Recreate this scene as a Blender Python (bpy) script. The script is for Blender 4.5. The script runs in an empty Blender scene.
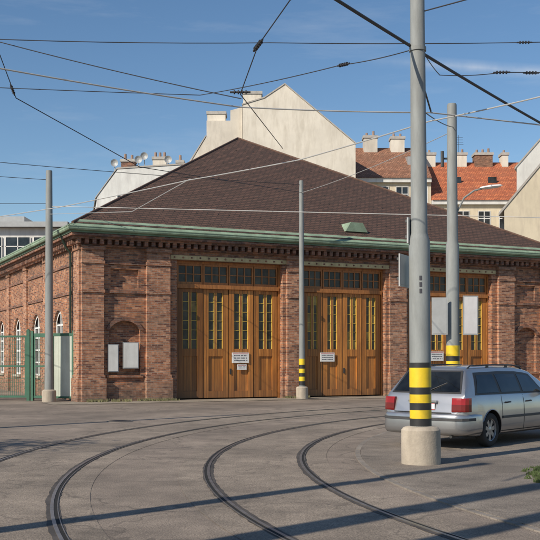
import bpy, bmesh, math, random
from mathutils import Vector, Matrix
random.seed(7)
S = bpy.context.scene
COL = S.collection

# ------------------------------------------------------------------ helpers
class MB:
    def __init__(s): s.v=[]; s.f=[]; s.m=[]
    def add(s, vs, fs, mi=0):
        o=len(s.v); s.v+= [tuple(p) for p in vs]
        for f in fs: s.f.append([i+o for i in f]); s.m.append(mi)
    def box(s,x0,x1,y0,y1,z0,z1,mi=0):
        s.add([(x0,y0,z0),(x1,y0,z0),(x1,y1,z0),(x0,y1,z0),(x0,y0,z1),(x1,y0,z1),(x1,y1,z1),(x0,y1,z1)],
              [(0,3,2,1),(4,5,6,7),(0,1,5,4),(1,2,6,5),(2,3,7,6),(3,0,4,7)],mi)
    def prism(s,poly,a0,a1,axis='y',mi=0,sh=0):
        n=len(poly)
        def P(p,a,k):
            if axis=='y': return (p[0]+k,a,p[1])
            if axis=='x': return (a,p[0],p[1])
            return (p[0],p[1],a)
        vs=[P(p,a0,0) for p in poly]+[P(p,a1,sh) for p in poly]
        fs=[list(range(n)),list(range(2*n-1,n-1,-1))]
        for i in range(n):
            j=(i+1)%n; fs.append((i,i+n,j+n,j))
        s.add(vs,fs,mi)
    def cyl(s,p0,p1,r0,r1=None,n=16,mi=0,cap=True):
        if r1 is None: r1=r0
        p0=Vector(p0);p1=Vector(p1);d=(p1-p0).normalized()
        a=d.orthogonal().normalized();b=d.cross(a)
        vs=[]
        for p,r in((p0,r0),(p1,r1)):
            for i in range(n):
                t=2*math.pi*i/n; vs.append(p+a*math.cos(t)*r+b*math.sin(t)*r)
        fs=[(i,(i+1)%n,(i+1)%n+n,i+n) for i in range(n)]
        if cap: fs+= [list(range(n-1,-1,-1)),list(range(n,2*n))]
        s.add(vs,fs,mi)
    def tube(s,pts,r,n=6,mi=0):
        pts=[Vector(p) for p in pts]; vs=[];fs=[]
        for k,p in enumerate(pts):
            d=(pts[min(k+1,len(pts)-1)]-pts[max(k-1,0)]).normalized()
            up=Vector((0,0,1)) if abs(d.z)<.95 else Vector((1,0,0))
            a=d.cross(up).normalized(); b=a.cross(d)
            rr=r[k] if isinstance(r,list) else r
            for i in range(n):
                t=2*math.pi*i/n; vs.append(p+a*math.cos(t)*rr+b*math.sin(t)*rr)
        for k in range(len(pts)-1):
            for i in range(n):
                fs.append((k*n+i,k*n+(i+1)%n,(k+1)*n+(i+1)%n,(k+1)*n+i))
        fs+=[list(range(n-1,-1,-1)),list(range((len(pts)-1)*n,len(pts)*n))]
        s.add(vs,fs,mi)
    def lathe(s,prof,c=(0,0,0),axis='z',n=24,mi=0):
        vs=[];fs=[];m=len(prof)
        for i in range(n):
            t=2*math.pi*i/n
            for r,h in prof:
                if axis=='z': vs.append((c[0]+r*math.cos(t),c[1]+r*math.sin(t),c[2]+h))
                else: vs.append((c[0]+r*math.cos(t),c[1]+h,c[2]+r*math.sin(t)))
        for i in range(n):
            j=(i+1)%n
            for k in range(m-1): fs.append((i*m+k,j*m+k,j*m+k+1,i*m+k+1))
        s.add(vs,fs,mi)
    def obj(s,name,mats,parent=None,smooth=None,fix=True):
        me=bpy.data.meshes.new(name); me.from_pydata(s.v,[],s.f)
        if not isinstance(mats,(list,tuple)): mats=[mats]
        for m in mats: me.materials.append(m)
        for p,mi in zip(me.polygons,s.m): p.material_index=mi
        if fix:
            b=bmesh.new(); b.from_mesh(me); bmesh.ops.recalc_face_normals(b,faces=b.faces); b.to_mesh(me); b.free()
        if smooth is not None:
            for p in me.polygons: p.use_smooth=True
            me.set_sharp_from_angle(angle=math.radians(smooth))
        o=bpy.data.objects.new(name,me); COL.objects.link(o)
        if parent: o.parent=parent
        return o

def thing(name,label,cat,loc=(0,0,0),rz=0,group=None):
    o=bpy.data.objects.new(name,None); COL.objects.link(o); o.empty_display_size=.3
    o.location=loc; o.rotation_euler=(0,0,rz)
    o["label"]=label; o["category"]=cat
    if group: o["group"]=group
    return o
def tag(o,label,cat,group=None):
    o["label"]=label; o["category"]=cat
    if group: o["group"]=group
    return o
def cut(obj,cutters):
    for c in cutters:
        m=obj.modifiers.new('b','BOOLEAN'); m.operation='DIFFERENCE'; m.solver='EXACT'; m.object=c
    bpy.context.view_layer.update()
    dg=bpy.context.evaluated_depsgraph_get()
    me=bpy.data.meshes.new_from_object(obj.evaluated_get(dg))
    obj.modifiers.clear(); obj.data=me
    for c in cutters: bpy.data.objects.remove(c)

# ------------------------------------------------------------------ materials
def nt(name):
    m=bpy.data.materials.new(name); m.use_nodes=True
    n=m.node_tree.nodes; l=m.node_tree.links
    return m,n,l,n['Principled BSDF']
def c4(c): return (c[0],c[1],c[2],1)
def mul(c,k): return tuple(min(1,x*k) for x in c)
def noise(n,l,vec,scale,detail=4,rough=.6):
    t=n.new('ShaderNodeTexNoise'); t.inputs['Scale'].default_value=scale
    t.inputs['Detail'].default_value=detail; t.inputs['Roughness'].default_value=rough
    l.new(vec,t.inputs['Vector']); return t.outputs['Fac']
def ramp(n,l,fac,stops):
    r=n.new('ShaderNodeValToRGB'); e=r.color_ramp.elements
    while len(e)<len(stops): e.new(.5)
    for i,(p,c) in enumerate(stops): e[i].position=p; e[i].color=c4(c) if len(c)==3 else c
    l.new(fac,r.inputs['Fac']); return r.outputs['Color']
def mix(n,l,fac,a,b,mode='MIX'):
    x=n.new('ShaderNodeMix'); x.data_type='RGBA'; x.blend_type=mode
    if isinstance(fac,(int,float)): x.inputs['Factor'].default_value=fac
    else: l.new(fac,x.inputs['Factor'])
    for v,k in((a,6),(b,7)):
        if isinstance(v,tuple): x.inputs[k].default_value=c4(v)
        else: l.new(v,x.inputs[k])
    return x.outputs[2]
def objvec(n,l,scale=None):
    t=n.new('ShaderNodeTexCoord')
    if scale is None: return t.outputs['Object']
    m=n.new('ShaderNodeMapping'); m.inputs['Scale'].default_value=scale; l.new(t.outputs['Object'],m.inputs['Vector']); return m.outputs['Vector']
def bump(n,l,h,b,strength=.3,dist=.02):
    k=n.new('ShaderNodeBump'); k.inputs['Strength'].default_value=strength; k.inputs['Distance'].default_value=dist
    l.new(h,k.inputs['Height']); l.new(k.outputs['Normal'],b.inputs['Normal'])
def mat(name,col,rough=.75,var=.2,scale=2.5,metal=0,stain=None,bmp=0,stretch=None,fine=30):
    m,n,l,b=nt(name); v=objvec(n,l,stretch)
    f=noise(n,l,v,scale,4,.65)
    c=ramp(n,l,f,[(.3,mul(col,1-var)),(.7,mul(col,1+var))])
    if stain:
        vs=objvec(n,l,(1.2,1.2,.25)); f3=noise(n,l,vs,1.6,4,.7)
        c=mix(n,l,ramp(n,l,f3,[(.45,(0,0,0)),(.72,(.8,.8,.8))]),c,stain)
    if stain or bmp:
        f2=noise(n,l,v,fine,2,.6)
        c=mix(n,l,.5*var,c,ramp(n,l,f2,[(.3,mul(col,.5)),(.7,mul(col,1.4))]))
        if bmp: bump(n,l,f2,b,bmp,.01)
    l.new(c,b.inputs['Base Color']); b.inputs['Roughness'].default_value=rough; b.inputs['Metallic'].default_value=metal
    return m
def grid_uv(n,l,mode):
    t=n.new('ShaderNodeTexCoord'); s=n.new('ShaderNodeSeparateXYZ'); l.new(t.outputs['Object'],s.inputs[0])
    c=n.new('ShaderNodeCombineXYZ')
    if mode=='xy+':
        a=n.new('ShaderNodeMath'); l.new(s.outputs[0],a.inputs[0]); l.new(s.outputs[1],a.inputs[1]); l.new(a.outputs[0],c.inputs[0])
    else: l.new(s.outputs['xy'.index(mode)],c.inputs[0])
    l.new(s.outputs[2],c.inputs[1]); return c.outputs[0],t.outputs['Object'],s.outputs[2]
def brickmat(name,cols,mortar,w,h,ms,mode='xy+',rough=.85,grime=(.10,.08,.07),gr=.5,off=.5,bs=.4,pale=None,mot=.5,soot=False):
    m,n,l,b=nt(name); uv,ov,zc=grid_uv(n,l,mode)
    t=n.new('ShaderNodeTexBrick'); l.new(uv,t.inputs['Vector']); t.offset=off
    t.inputs['Color1'].default_value=(0,0,0,1); t.inputs['Color2'].default_value=(1,1,1,1); t.inputs['Mortar'].default_value=(.5,.5,.5,1)
    t.inputs['Scale'].default_value=1; t.inputs['Brick Width'].default_value=w; t.inputs['Row Height'].default_value=h
    t.inputs['Mortar Size'].default_value=ms; t.inputs['Mortar Smooth'].default_value=.3
    k=len(cols); c=ramp(n,l,t.outputs['Color'],[(.04+.92*i/(k-1),cc) for i,cc in enumerate(cols)])
    f=noise(n,l,ov,.9,5,.75); f2=noise(n,l,ov,6,3,.7)
    if pale:
        f3=noise(n,l,ov,.6,5,.8)
        c=mix(n,l,ramp(n,l,f3,[(.54,(0,0,0)),(.72,(.4,.4,.4))]),c,pale)
    c=mix(n,l,t.outputs['Fac'],c,mortar)
    c=mix(n,l,ramp(n,l,f,[(.46,(0,0,0)),(.68,(gr,gr,gr))]),c,grime)
    if soot:
        nz=noise(n,l,ov,1.3,4,.7)
        a=n.new('ShaderNodeMath'); a.operation='MULTIPLY_ADD'; a.inputs[1].default_value=1.6; a.inputs[2].default_value=-.8; l.new(nz,a.inputs[0])
        z=n.new('ShaderNodeMath'); l.new(zc,z.inputs[0]); l.new(a.outputs[0],z.inputs[1])
        kk=ramp(n,l,z.outputs[0],[(0,(.6,.6,.6)),(.9,(0,0,0))]); c=mix(n,l,kk,c,(.15,.115,.09))
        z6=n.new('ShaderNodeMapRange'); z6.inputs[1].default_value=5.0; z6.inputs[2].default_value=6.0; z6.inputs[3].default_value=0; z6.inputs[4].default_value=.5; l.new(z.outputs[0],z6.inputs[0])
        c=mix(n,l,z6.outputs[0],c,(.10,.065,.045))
    c=mix(n,l,mot,c,ramp(n,l,f2,[(.3,(.42,.42,.42)),(.7,(1.4,1.36,1.32))]),'MULTIPLY')
    l.new(c,b.inputs['Base Color']); b.inputs['Roughness'].default_value=rough
    bump(n,l,t.outputs['Fac'],b,-bs,.01)
    return m

BR=[(.13,.055,.038),(.24,.092,.052),(.34,.13,.067),(.40,.16,.075),(.46,.195,.09),(.52,.25,.14)]
BRICK=brickmat('brick_masonry',BR,(.31,.25,.19),.235,.068,.008,grime=(.09,.06,.047),gr=.6,pale=(.44,.28,.19),mot=.7,soot=True)
BRICK_P=brickmat('salmon_brick',[(.17,.068,.045),(.32,.13,.07),(.42,.18,.095),(.49,.235,.13),(.54,.29,.18)],(.35,.28,.22),.235,.068,.008,grime=(.11,.07,.052),gr=.5,pale=(.50,.33,.23),mot=.65,soot=True)
BRICK_DARK=brickmat('weathered_brick',[(.09,.045,.034),(.18,.075,.048),(.27,.115,.068),(.33,.15,.085)],(.22,.17,.135),.235,.068,.008,gr=.6,mot=.7)
RC=[(.078,.043,.030),(.092,.049,.034),(.106,.056,.039),(.120,.064,.045)]
ROOF_X=brickmat('fibre_cement_slates',RC,(.030,.019,.014),.24,.105,.017,'x',.85,(.078,.05,.036),.3,bs=.5,mot=.22)
ROOF_Y=brickmat('fibre_cement_slates_side',RC,(.030,.019,.014),.24,.105,.017,'y',.85,(.078,.05,.036),.3,bs=.5,mot=.22)
TILE_RED=brickmat('red_roof_tiles',[(.40,.11,.05),(.50,.15,.065),(.60,.19,.08)],(.18,.06,.03),.22,.16,.02,'x',.8,(.3,.13,.08),.4)
TILE_BROWN=brickmat('old_brown_tiles',[(.24,.11,.065),(.33,.155,.09),(.39,.19,.115)],(.12,.06,.035),.22,.16,.02,'x',.8,(.20,.13,.09),.5)
PLASTER=mat('weathered_plaster',(.68,.63,.54),.9,.10,.5,stain=(.50,.45,.37),bmp=.2)
PLASTER_G=mat('grey_plaster',(.60,.55,.47),.9,.12,.5,stain=(.42,.38,.32),bmp=.2)
PLASTER_Y=mat('cream_plaster',(.62,.54,.40),.9,.1,.5,stain=(.46,.39,.30))
PLASTER_W=mat('pale_plaster',(.66,.66,.63),.9,.08,.6,stain=(.50,.49,.47))
CONCRETE=mat('concrete',(.45,.39,.31),.9,.18,3,stain=(.25,.21,.17),bmp=.4)
COPPER=mat('green_copper',(.25,.34,.24),.75,.3,1.6,stain=(.16,.20,.13))
COPPER2=mat('dark_copper_strip',(.13,.20,.13),.7,.3,1.6,stain=(.10,.12,.08))
GREEN=mat('green_paint',(.045,.135,.085),.5,.15,3)
PALEGREEN=mat('pale_green_paint',(.52,.57,.49),.6,.1,2,stain=(.4,.43,.36))
WHITE=mat('white_paint',(.76,.75,.72),.6,.08,3)
GREYSHEET=mat('grey_sheet',(.36,.37,.37),.5,.1,3,metal=.2)
STONE=mat('frieze_cream',(.50,.42,.23),.85,.2,3,stain=(.27,.21,.11))
POLE=mat('pole_paint',(.235,.25,.245),.7,.16,2.5,stretch=(3,3,.5),stain=(.155,.155,.145),bmp=.15)
YELLOW=mat('yellow_paint',(.74,.52,.02),.5,.12,4,stain=(.45,.33,.05))
BLACK=mat('black_paint',(.025,.025,.025),.5,.2,4)
DARKMETAL=mat('dark_metal',(.06,.06,.06),.5,.2,4,metal=.4)
WIRE_D=mat('dark_cable',(.035,.035,.04),.6,.1,4)
WIRE_L=mat('galvanised_wire',(.50,.50,.48),.4,.1,4,metal=.3)
STEEL=mat('rail_steel',(.30,.275,.25),.34,.3,6,metal=.7)
GROOVE=mat('groove_black',(.010,.009,.008),.95,.2,6)  # near-black strip that marks the open rail groove
BITUMEN=mat('bitumen_joint',(.065,.056,.049),.85,.45,2)
OCHRE=mat('ochre_muntin',(.70,.48,.09),.6,.15,4)
RED=mat('red_plastic',(.30,.013,.013),.18,.1,4)
REDDARK=mat('dark_red_plastic',(.14,.008,.008),.18,.1,4)
PLATE=mat('plate_white',(.75,.75,.75),.5,.05,4)
INK=mat('ink',(.05,.05,.06),.7,.1,4)
REDINK=mat('red_ink',(.5,.04,.03),.7,.1,4)
CHIMNEY_CAP=mat('chimney_cap',(.40,.38,.35),.9,.2,3)
CLAY=mat('clay_pot',(.3,.2,.15),.8)
EDGE=mat('verge_flashing',(.40,.37,.33),.8,.15,3)
GRASS=mat('grass_blades',(.07,.10,.03),.8,.35,3)
WEED=mat('dry_weeds',(.16,.15,.07),.85,.4,2)
LEAF=mat('leaves',(.06,.10,.03),.7,.4,2); BARK=mat('bark',(.14,.10,.07),.9,.3,6)

def wood(name,k_):
    m,n,l,b=nt(name)
    t=n.new('ShaderNodeTexCoord'); s=n.new('ShaderNodeSeparateXYZ'); l.new(t.outputs['Object'],s.inputs[0])
    v=objvec(n,l,(12,12,.6)); f=noise(n,l,v,1.2,5,.7)
    c=ramp(n,l,f,[(.3,mul((.31,.115,.024),k_)),(.55,mul((.52,.21,.045),k_)),(.75,mul((.66,.30,.075),k_))])
    k=n.new('ShaderNodeMath'); k.operation='MULTIPLY'; k.inputs[1].default_value=8.3; l.new(s.outputs[0],k.inputs[0])
    fl=n.new('ShaderNodeMath'); fl.operation='FLOOR'; l.new(k.outputs[0],fl.inputs[0])
    wn=n.new('ShaderNodeTexWhiteNoise'); wn.noise_dimensions='1D'; l.new(fl.outputs[0],wn.inputs['W'])
    c=mix(n,l,1.0,c,ramp(n,l,wn.outputs['Value'],[(0,(.70,.66,.6)),(1,(1.2,1.2,1.2))]),'MULTIPLY')
    f2=noise(n,l,objvec(n,l,(1,1,.4)),1.3,4,.7)
    c=mix(n,l,ramp(n,l,f2,[(.46,(0,0,0)),(.7,(.7,.7,.7))]),c,mul((.24,.09,.026),k_))
    w=n.new('ShaderNodeMath'); w.operation='FRACT'; l.new(k.outputs[0],w.inputs[0])
    g=n.new('ShaderNodeMath'); g.operation='LESS_THAN'; g.inputs[1].default_value=.1; l.new(w.outputs[0],g.inputs[0])
    c=mix(n,l,g.outputs[0],c,(.09,.04,.014))
    d=n.new('ShaderNodeMapRange'); d.inputs[1].default_value=0; d.inputs[2].default_value=1.1; d.inputs[3].default_value=.5; d.inputs[4].default_value=0
    l.new(s.outputs[2],d.inputs[0]); c=mix(n,l,d.outputs[0],c,(.16,.09,.05))
    l.new(c,b.inputs['Base Color']); b.inputs['Roughness'].default_value=.5
    return m
WOODS=[wood('shaded_planks',.52),wood('darker_planks',.80),wood('varnished_planks',1.12),wood('oiled_planks',.97)]  # one wood in stepped tones; the darkest paints shade onto the leftmost leaf
WOODF=mat('door_frame_wood',(.33,.13,.035),.5,.35,3,stretch=(6,6,1))
def glass(name,col=(.02,.024,.028),r=.06):
    m,n,l,b=nt(name); v=objvec(n,l); f=noise(n,l,v,1.7,3)
    l.new(ramp(n,l,f,[(.35,mul(col,.4)),(.7,mul(col,1.8))]),b.inputs['Base Color'])
    b.inputs['Roughness'].default_value=r; b.inputs['IOR'].default_value=1.5
    return m
GLASS=glass('window_glass'); GLASS_OLD=glass('dusty_glass',(.045,.04,.028),.25); GLASS_Y=glass('yellowed_glass',(.22,.16,.045),.3); CARGLASS=glass('car_glass',(.010,.012,.014),.02)
def carpaint():
    m,n,l,b=nt('silver_paint'); v=objvec(n,l); f=noise(n,l,v,2.2,4,.7)
    t=n.new('ShaderNodeTexCoord'); s=n.new('ShaderNodeSeparateXYZ'); l.new(t.outputs['Object'],s.inputs[0])
    c=ramp(n,l,f,[(.3,(.38,.385,.395)),(.7,(.42,.425,.435))])
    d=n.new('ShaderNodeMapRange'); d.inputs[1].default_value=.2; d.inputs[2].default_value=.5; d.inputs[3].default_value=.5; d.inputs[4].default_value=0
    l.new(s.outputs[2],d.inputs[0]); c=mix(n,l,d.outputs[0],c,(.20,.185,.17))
    l.new(c,b.inputs['Base Color'])
    b.inputs['Metallic'].default_value=.75; b.inputs['Roughness'].default_value=.30
    b.inputs['Coat Weight'].default_value=.6; b.inputs['Coat Roughness'].default_value=.05
    return m
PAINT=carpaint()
TRIM=mat('car_trim',(.02,.02,.022),.5,.15,6); STRIPM=mat('grey_trim',(.05,.05,.052),.6,.15,6); TYRE=mat('tyre_rubber',(.028,.027,.026),.85,.2,8)
RIM=mat('wheel_alloy',(.33,.33,.34),.35,.1,5,metal=.7)

def asphalt(name,base,cr=.5,tracks=False):
    m,n,l,b=nt(name); v=objvec(n,l)
    big=noise(n,l,v,.25,5,.7); mid=noise(n,l,v,1.6,5,.75); fin=noise(n,l,v,55,2,.7)
    c=ramp(n,l,big,[(.36,mul(base,.74)),(.64,mul(base,1.22))])
    c=mix(n,l,.7,c,ramp(n,l,mid,[(.3,(.62,.61,.59)),(.7,(1.32,1.3,1.26))]),'MULTIPLY')
    c=mix(n,l,.85,c,ramp(n,l,fin,[(.32,(.45,.45,.45)),(.68,(1.55,1.55,1.55))]),'MULTIPLY')
    if cr:
        vo=n.new('ShaderNodeTexVoronoi'); vo.feature='DISTANCE_TO_EDGE'; vo.inputs['Scale'].default_value=.42
        nn=n.new('ShaderNodeTexNoise'); nn.inputs['Scale'].default_value=1.6; nn.inputs['Detail'].default_value=4; l.new(v,nn.inputs['Vector'])
        add=n.new('ShaderNodeVectorMath'); add.operation='MULTIPLY_ADD'; add.inputs[1].default_value=(1.6,1.6,0)
        l.new(nn.outputs['Color'],add.inputs[0]); l.new(v,add.inputs[2]); l.new(add.outputs[0],vo.inputs['Vector'])
        c=mix(n,l,ramp(n,l,vo.outputs['Distance'],[(0,(cr,cr,cr)),(.014,(0,0,0))]),c,mul(base,.28))
    if tracks:
        t=n.new('ShaderNodeVectorMath'); t.operation='DISTANCE'; t.inputs[1].default_value=(18.5,15.3,0); l.new(v,t.inputs[0])
        f=n.new('ShaderNodeMath'); f.operation='MULTIPLY'; f.inputs[1].default_value=1.7; l.new(t.outputs['Value'],f.inputs[0])
        nz=noise(n,l,v,.5,3); a=n.new('ShaderNodeMath'); a.operation='MULTIPLY_ADD'; a.inputs[1].default_value=2.5; l.new(nz,a.inputs[0]); l.new(f.outputs[0],a.inputs[2])
        sn=n.new('ShaderNodeMath'); sn.operation='SINE'; l.new(a.outputs[0],sn.inputs[0])
        c=mix(n,l,ramp(n,l,sn.outputs[0],[(.3,(0,0,0)),(1,(.4,.4,.4))]),c,mul(base,.55))
    bl=noise(n,l,v,.9,4,.6)
    c=mix(n,l,ramp(n,l,bl,[(.58,(0,0,0)),(.70,(.5,.5,.5))]),c,mul(base,.5))
    l.new(c,b.inputs['Base Color']); b.inputs['Roughness'].default_value=.9
    bump(n,l,fin,b,.5,.012)
    return m
ASPH=asphalt('old_asphalt',(.240,.197,.160),.6,True); ASPH2=asphalt('island_asphalt',(.215,.183,.152),cr=.4)
TRACKBED=asphalt('track_paving',(.245,.203,.163),cr=.5)
KERB=mat('flush_edging_stone',(.23,.20,.17),.9,.35,2,bmp=.3,stain=(.13,.115,.10))
APRON=asphalt('apron_concrete',(.26,.225,.18),cr=.3)

# ------------------------------------------------------------------ ground
def structure(o): o["kind"]="structure"; return o
g=MB(); g.add([(-400,-200,0),(400,-200,0),(400,600,0),(-400,600,0)],[(0,1,2,3)])
structure(g.obj('ground',ASPH,fix=False))
CX,CY=18.5,15.3
def arcpts(R,a0,a1,n):
    return [(CX+R*math.cos(math.radians(a0+(a1-a0)*i/n)),CY+R*math.sin(math.radians(a0+(a1-a0)*i/n))) for i in range(n+1)]
def trackline(R,n=110):
    p=arcpts(R,90,222,n)
    return [(CX+40,CY+R)]+[(CX+8,CY+R)]+p
def strip(mb,R0,R1,z,mi=0):
    a=trackline(R0);b=trackline(R1);n=len(a)
    mb.add([(x,y,z) for x,y in a]+[(x,y,z) for x,y in b],[(i,i+1,i+1+n,i+n) for i in range(n-1)],mi)
def railsolid(mb,R0,R1,z0,z1,mi=0):
    a=trackline(R0);b=trackline(R1);n=len(a)
    vs=[(x,y,z1) for x,y in a]+[(x,y,z1) for x,y in b]+[(x,y,z0) for x,y in a]+[(x,y,z0) for x,y in b]
    fs=[]
    for i in range(n-1):
        fs+=[(i,i+1,i+1+n,i+n),(i,i+2*n,i+1+2*n,i+1),(i+n,i+1+n,i+1+3*n,i+3*n)]
    mb.add(vs,fs,mi)
def ragged(mb,R,w,z,mi=0):
    a=trackline(R,700); n=len(a); i_=[];o_=[]; ki=ko=1.0
    for (x,y) in a:
        dx,dy=x-CX,y-CY; d=math.hypot(dx,dy) if x<CX else 0
        ki+=.35*(1-ki)+random.uniform(-.10,.10); ko+=.35*(1-ko)+random.uniform(-.10,.10)
        wi=w*ki; wo=w*ko
        if d: i_.append((x-dx/d*wi,y-dy/d*wi,z)); o_.append((x+dx/d*wo,y+dy/d*wo,z))
        else: i_.append((x,y-wi,z)); o_.append((x,y+wo,z))
    mb.add(i_+o_,[(i,i+1,i+1+n,i+n) for i in range(n-1)],mi)
for k,(ri,ro) in enumerate(((18.0,19.44),(21.4,22.84))):
    t=thing('tram_track','curved pair of worn grooved tram rails set in asphalt','tram track',(0,0,0),group='tram tracks in the street')
    p=MB(); strip(p,ri-.42,ro+.42,.004); p.obj('track_paving',TRACKBED,t,fix=False)
    for R,sg in((ri,1),(ro,-1)):
        q=MB()
        ragged(q,R,.076,.008,0)
        railsolid(q,R-.026,R+.012,.008,.015,1) if sg<0 else railsolid(q,R-.012,R+.026,.008,.015,1)
        a=(R+.012,R+.052) if sg<0 else (R-.052,R-.012)
        strip(q,a[0],a[1],.011,2)
        a=(R+.052,R+.062) if sg<0 else (R-.062,R-.052)
        railsolid(q,a[0],a[1],.008,.014,1)
        q.obj('rail',[BITUMEN,STEEL,GROOVE],t,fix=False)
IS=.02
A=arcpts(17.0,100,235,90)
im=MB(); im.prism(A+[(CX,CY-13.9),(CX,CY+16.7)],-.05,IS,'z')
structure(im.obj('pavement',ASPH2))
km=MB()
for i in range(260):
    a0=100+135*i/260; a1=a0+135/260*.95
    P=[]
    for R,a in((17.09,a0),(17.09,a1),(17.003,a1),(17.003,a0)): P.append((CX+R*math.cos(math.radians(a)),CY+R*math.sin(math.radians(a))))
    km.prism(P,-.02,IS-.003+random.uniform(-.004,.003),'z')
structure(km.obj('kerb',KERB))
def manhole(x,y,z,r,lab):
    q=MB(); q.cyl((0,0,-.03),(0,0,.008),r,n=32,mi=1); q.cyl((0,0,-.02),(0,0,.013),r*.86,n=32)
    o=q.obj('manhole_cover',[mat('cast_iron',(.07,.065,.06),.6,.3,5,metal=.5),KERB]); o.location=(x,y,z); tag(o,lab,'manhole cover')
manhole(-3.9,25.2,.004,.34,'round cast iron manhole cover in the road')

# ------------------------------------------------------------------ tram depot
W=22.9; L=46.0
D=thing('tram_depot','long red brick tram depot with hipped brown roof','building',(-7.1,36.4,0),math.radians(25.6))
ops=[(3.83,8.45),(9.42,13.45),(14.62,19.2)]; DT=5.5
poly=[(0,-.1)]
for a,b in ops: poly+=[(a,-.1),(a,DT),(b,DT),(b,-.1)]
poly+=[(W,-.1),(W,6.2),(0,6.2)]
fw=MB(); fw.prism(poly,0,.6,'y'); FW=fw.obj('wall',BRICK,D)
def archpoly(x0,x1,z0,zs,rise,n=10):
    c=(x0+x1)/2;h=(x1-x0)/2
    R=(h*h+rise*rise)/(2*rise); th=math.asin(h/R)
    pts=[(x0,z0),(x1,z0)]
    for i in range(n+1):
        t=th-2*th*i/n; pts.append((c+R*math.sin(t),zs+rise-R+R*math.cos(t)))
    return pts
cs=[]
for s0 in(0,W-3.4):
    c=MB(); c.prism(archpoly(1.08+s0,2.32+s0,1.0,2.72,.36),-.3,.18,'y'); cs.append(c.obj('c',BRICK,D))
    c=MB(); c.box(1.15+s0,2.25+s0,-.3,.12,4.35,5.05); cs.append(c.obj('c',BRICK,D))
cut(FW,cs)
wins=[3.6+4.25*i for i in range(10)]
lw=MB(); lw.box(0,.5,.6,L-.5,-.1,6.2); LW=lw.obj('wall',BRICK,D)
cs=[]
for s in wins:
    c=MB(); c.prism(archpoly(s-.8,s+.8,.85,3.0,.6),-.3,.9,'x'); cs.append(c.obj('c',BRICK,D))
cut(LW,cs)
rw=MB(); rw.box(W-.5,W,.6,L-.5,-.1,6.2); rw.obj('wall',BRICK,D)
bw=MB(); bw.box(0,W,L-.5,L,-.1,6.2); bw.obj('wall',BRICK,D)
for s in wins:
    m=MB()
    ap=archpoly(s-.8,s+.8,.85,3.0,.6); m.prism(ap,.16,.20,'x',1)
    for yy in(s-.77,s-.02,s+.73): m.box(.10,.16,yy-.045,yy+.045,.85,3.1 if abs(yy-s)>.5 else 3.58,0)
    for zz in(.9,1.45,2.0,2.55,3.0): m.box(.11,.16,s-.8,s+.8,zz-.035,zz+.035,0)
    inner=archpoly(s-.68,s+.68,.97,3.0,.48)
    for i in range(2,len(ap)-1):
        m.add([(.10,ap[i][0],ap[i][1]),(.10,ap[i+1][0],ap[i+1][1]),(.10,inner[i+1][0],inner[i+1][1]),(.10,inner[i][0],inner[i][1])],[(0,1,2,3)])
    m.box(-.08,.10,s-.85,s+.85,.75,.849,2)
    m.obj('window',[WHITE,GLASS,CONCRETE],D)
def pil(x0,x1,out=.15):
    mb=MB(); e=.02 if x0<.1 else .06
    mb.box(x0,x1,-out,-.001,1.0,5.72)
    mb.box(x0-e,x1+.06,-out-.14,-.001,-.05,.88)
    mb.box(x0-e/2,x1+.03,-out-.07,-.001,.88,1.0)
    mb.box(x0-e/2,x1+.05,-out-.06,-.001,5.722,5.86)
    for z in(4.12,5.22): mb.box(x0-e/2,x1+.03,-out-.04,-.001,z,z+.12)
    mb.obj('pilaster',BRICK_P,D)
for a,b in((0.0,.85),(2.55,3.5),(W-3.4,W-2.5),(W-.85,W)): pil(a,b)
for a,b in((8.45,9.42),(13.45,14.62)): pil(a+.16,b-.16,.12)
for s in [.0]+[1.2+4.25*i for i in range(1,11)]:
    s0,s1=(0.0,.85) if s==0 else(s-.1,s+.6)
    pm=MB()
    pm.box(-.07,-.001,s0,s1,1.0,5.72); pm.box(-.14,-.001,s0-.05,s1+.06,-.05,.88); pm.box(-.10,-.001,s0-.03,s1+.03,.88,1.0)
    pm.box(-.11,-.001,s0-.05,s1+.05,5.722,5.86)
    pm.obj('pilaster',BRICK_P,D)
for s0 in(0,W-3.4):
    for z in(4.12,5.22):
        sm=MB(); sm.box(.89+s0 if s0==0 else .94+s0,2.51+s0,-.07,-.002,z,z+.12)
        sm.obj('string_course',BRICK_DARK,D)
    sm=MB()
    o=archpoly(.96+s0,2.44+s0,1.0,2.74,.50); i_=archpoly(1.08+s0,2.32+s0,1.0,2.72,.36)
    for i in range(2,len(o)-1):
        sm.prism([o[i],o[i+1],i_[i+1],i_[i]],-.06,-.002,'y')
    sm.obj('blind_arch',BRICK_DARK,D)
    sm=MB(); sm.box(.98+s0,2.42+s0,-.08,.17,.9,1.0); sm.box(.97+s0,2.48+s0,-.11,-.002,-.05,.7); sm.obj('sill',BRICK,D)
for z in(4.12,5.22):
    y0=.86
    for k in range(10):
        y1=1.1+4.25*(k+1); sm=MB(); sm.box(-.05,-.002,y0+.03,y1-.03,z,z+.12); sm.obj('string_course',BRICK_DARK,D); y0=y1+.7
for a,b in ops:
    fm=MB()
    fm.box(a-.28,b+.28 if b<19 else b+.2,-.05,-.001,5.52,5.68,0)
    k=a-.12
    while k<b+.2:
        fm.cyl((k,-.05,5.60),(k,-.08,5.60),.04,.03,8,1); k+=.36
    fm.obj('lintel',[STONE,BRICK_DARK],D)
cm=MB()
def band(z0,z1,p):
    cm.box(-p,W+p,-p,-.002,z0,z1); cm.box(-p,-.002,0,L,z0,z1); cm.box(W+.002,W+p,0,L,z0,z1)
band(5.862,5.93,.12)
band(6.12,6.20,.34)
band(6.20,6.30,.46)
x=-.2
while x<W+.2:
    cm.box(x,x+.14,-.30,-.003,5.93,6.12); x+=.29
y=.2
while y<L:
    cm.box(-.30,-.003,y,y+.14,5.93,6.12); y+=.29
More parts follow.
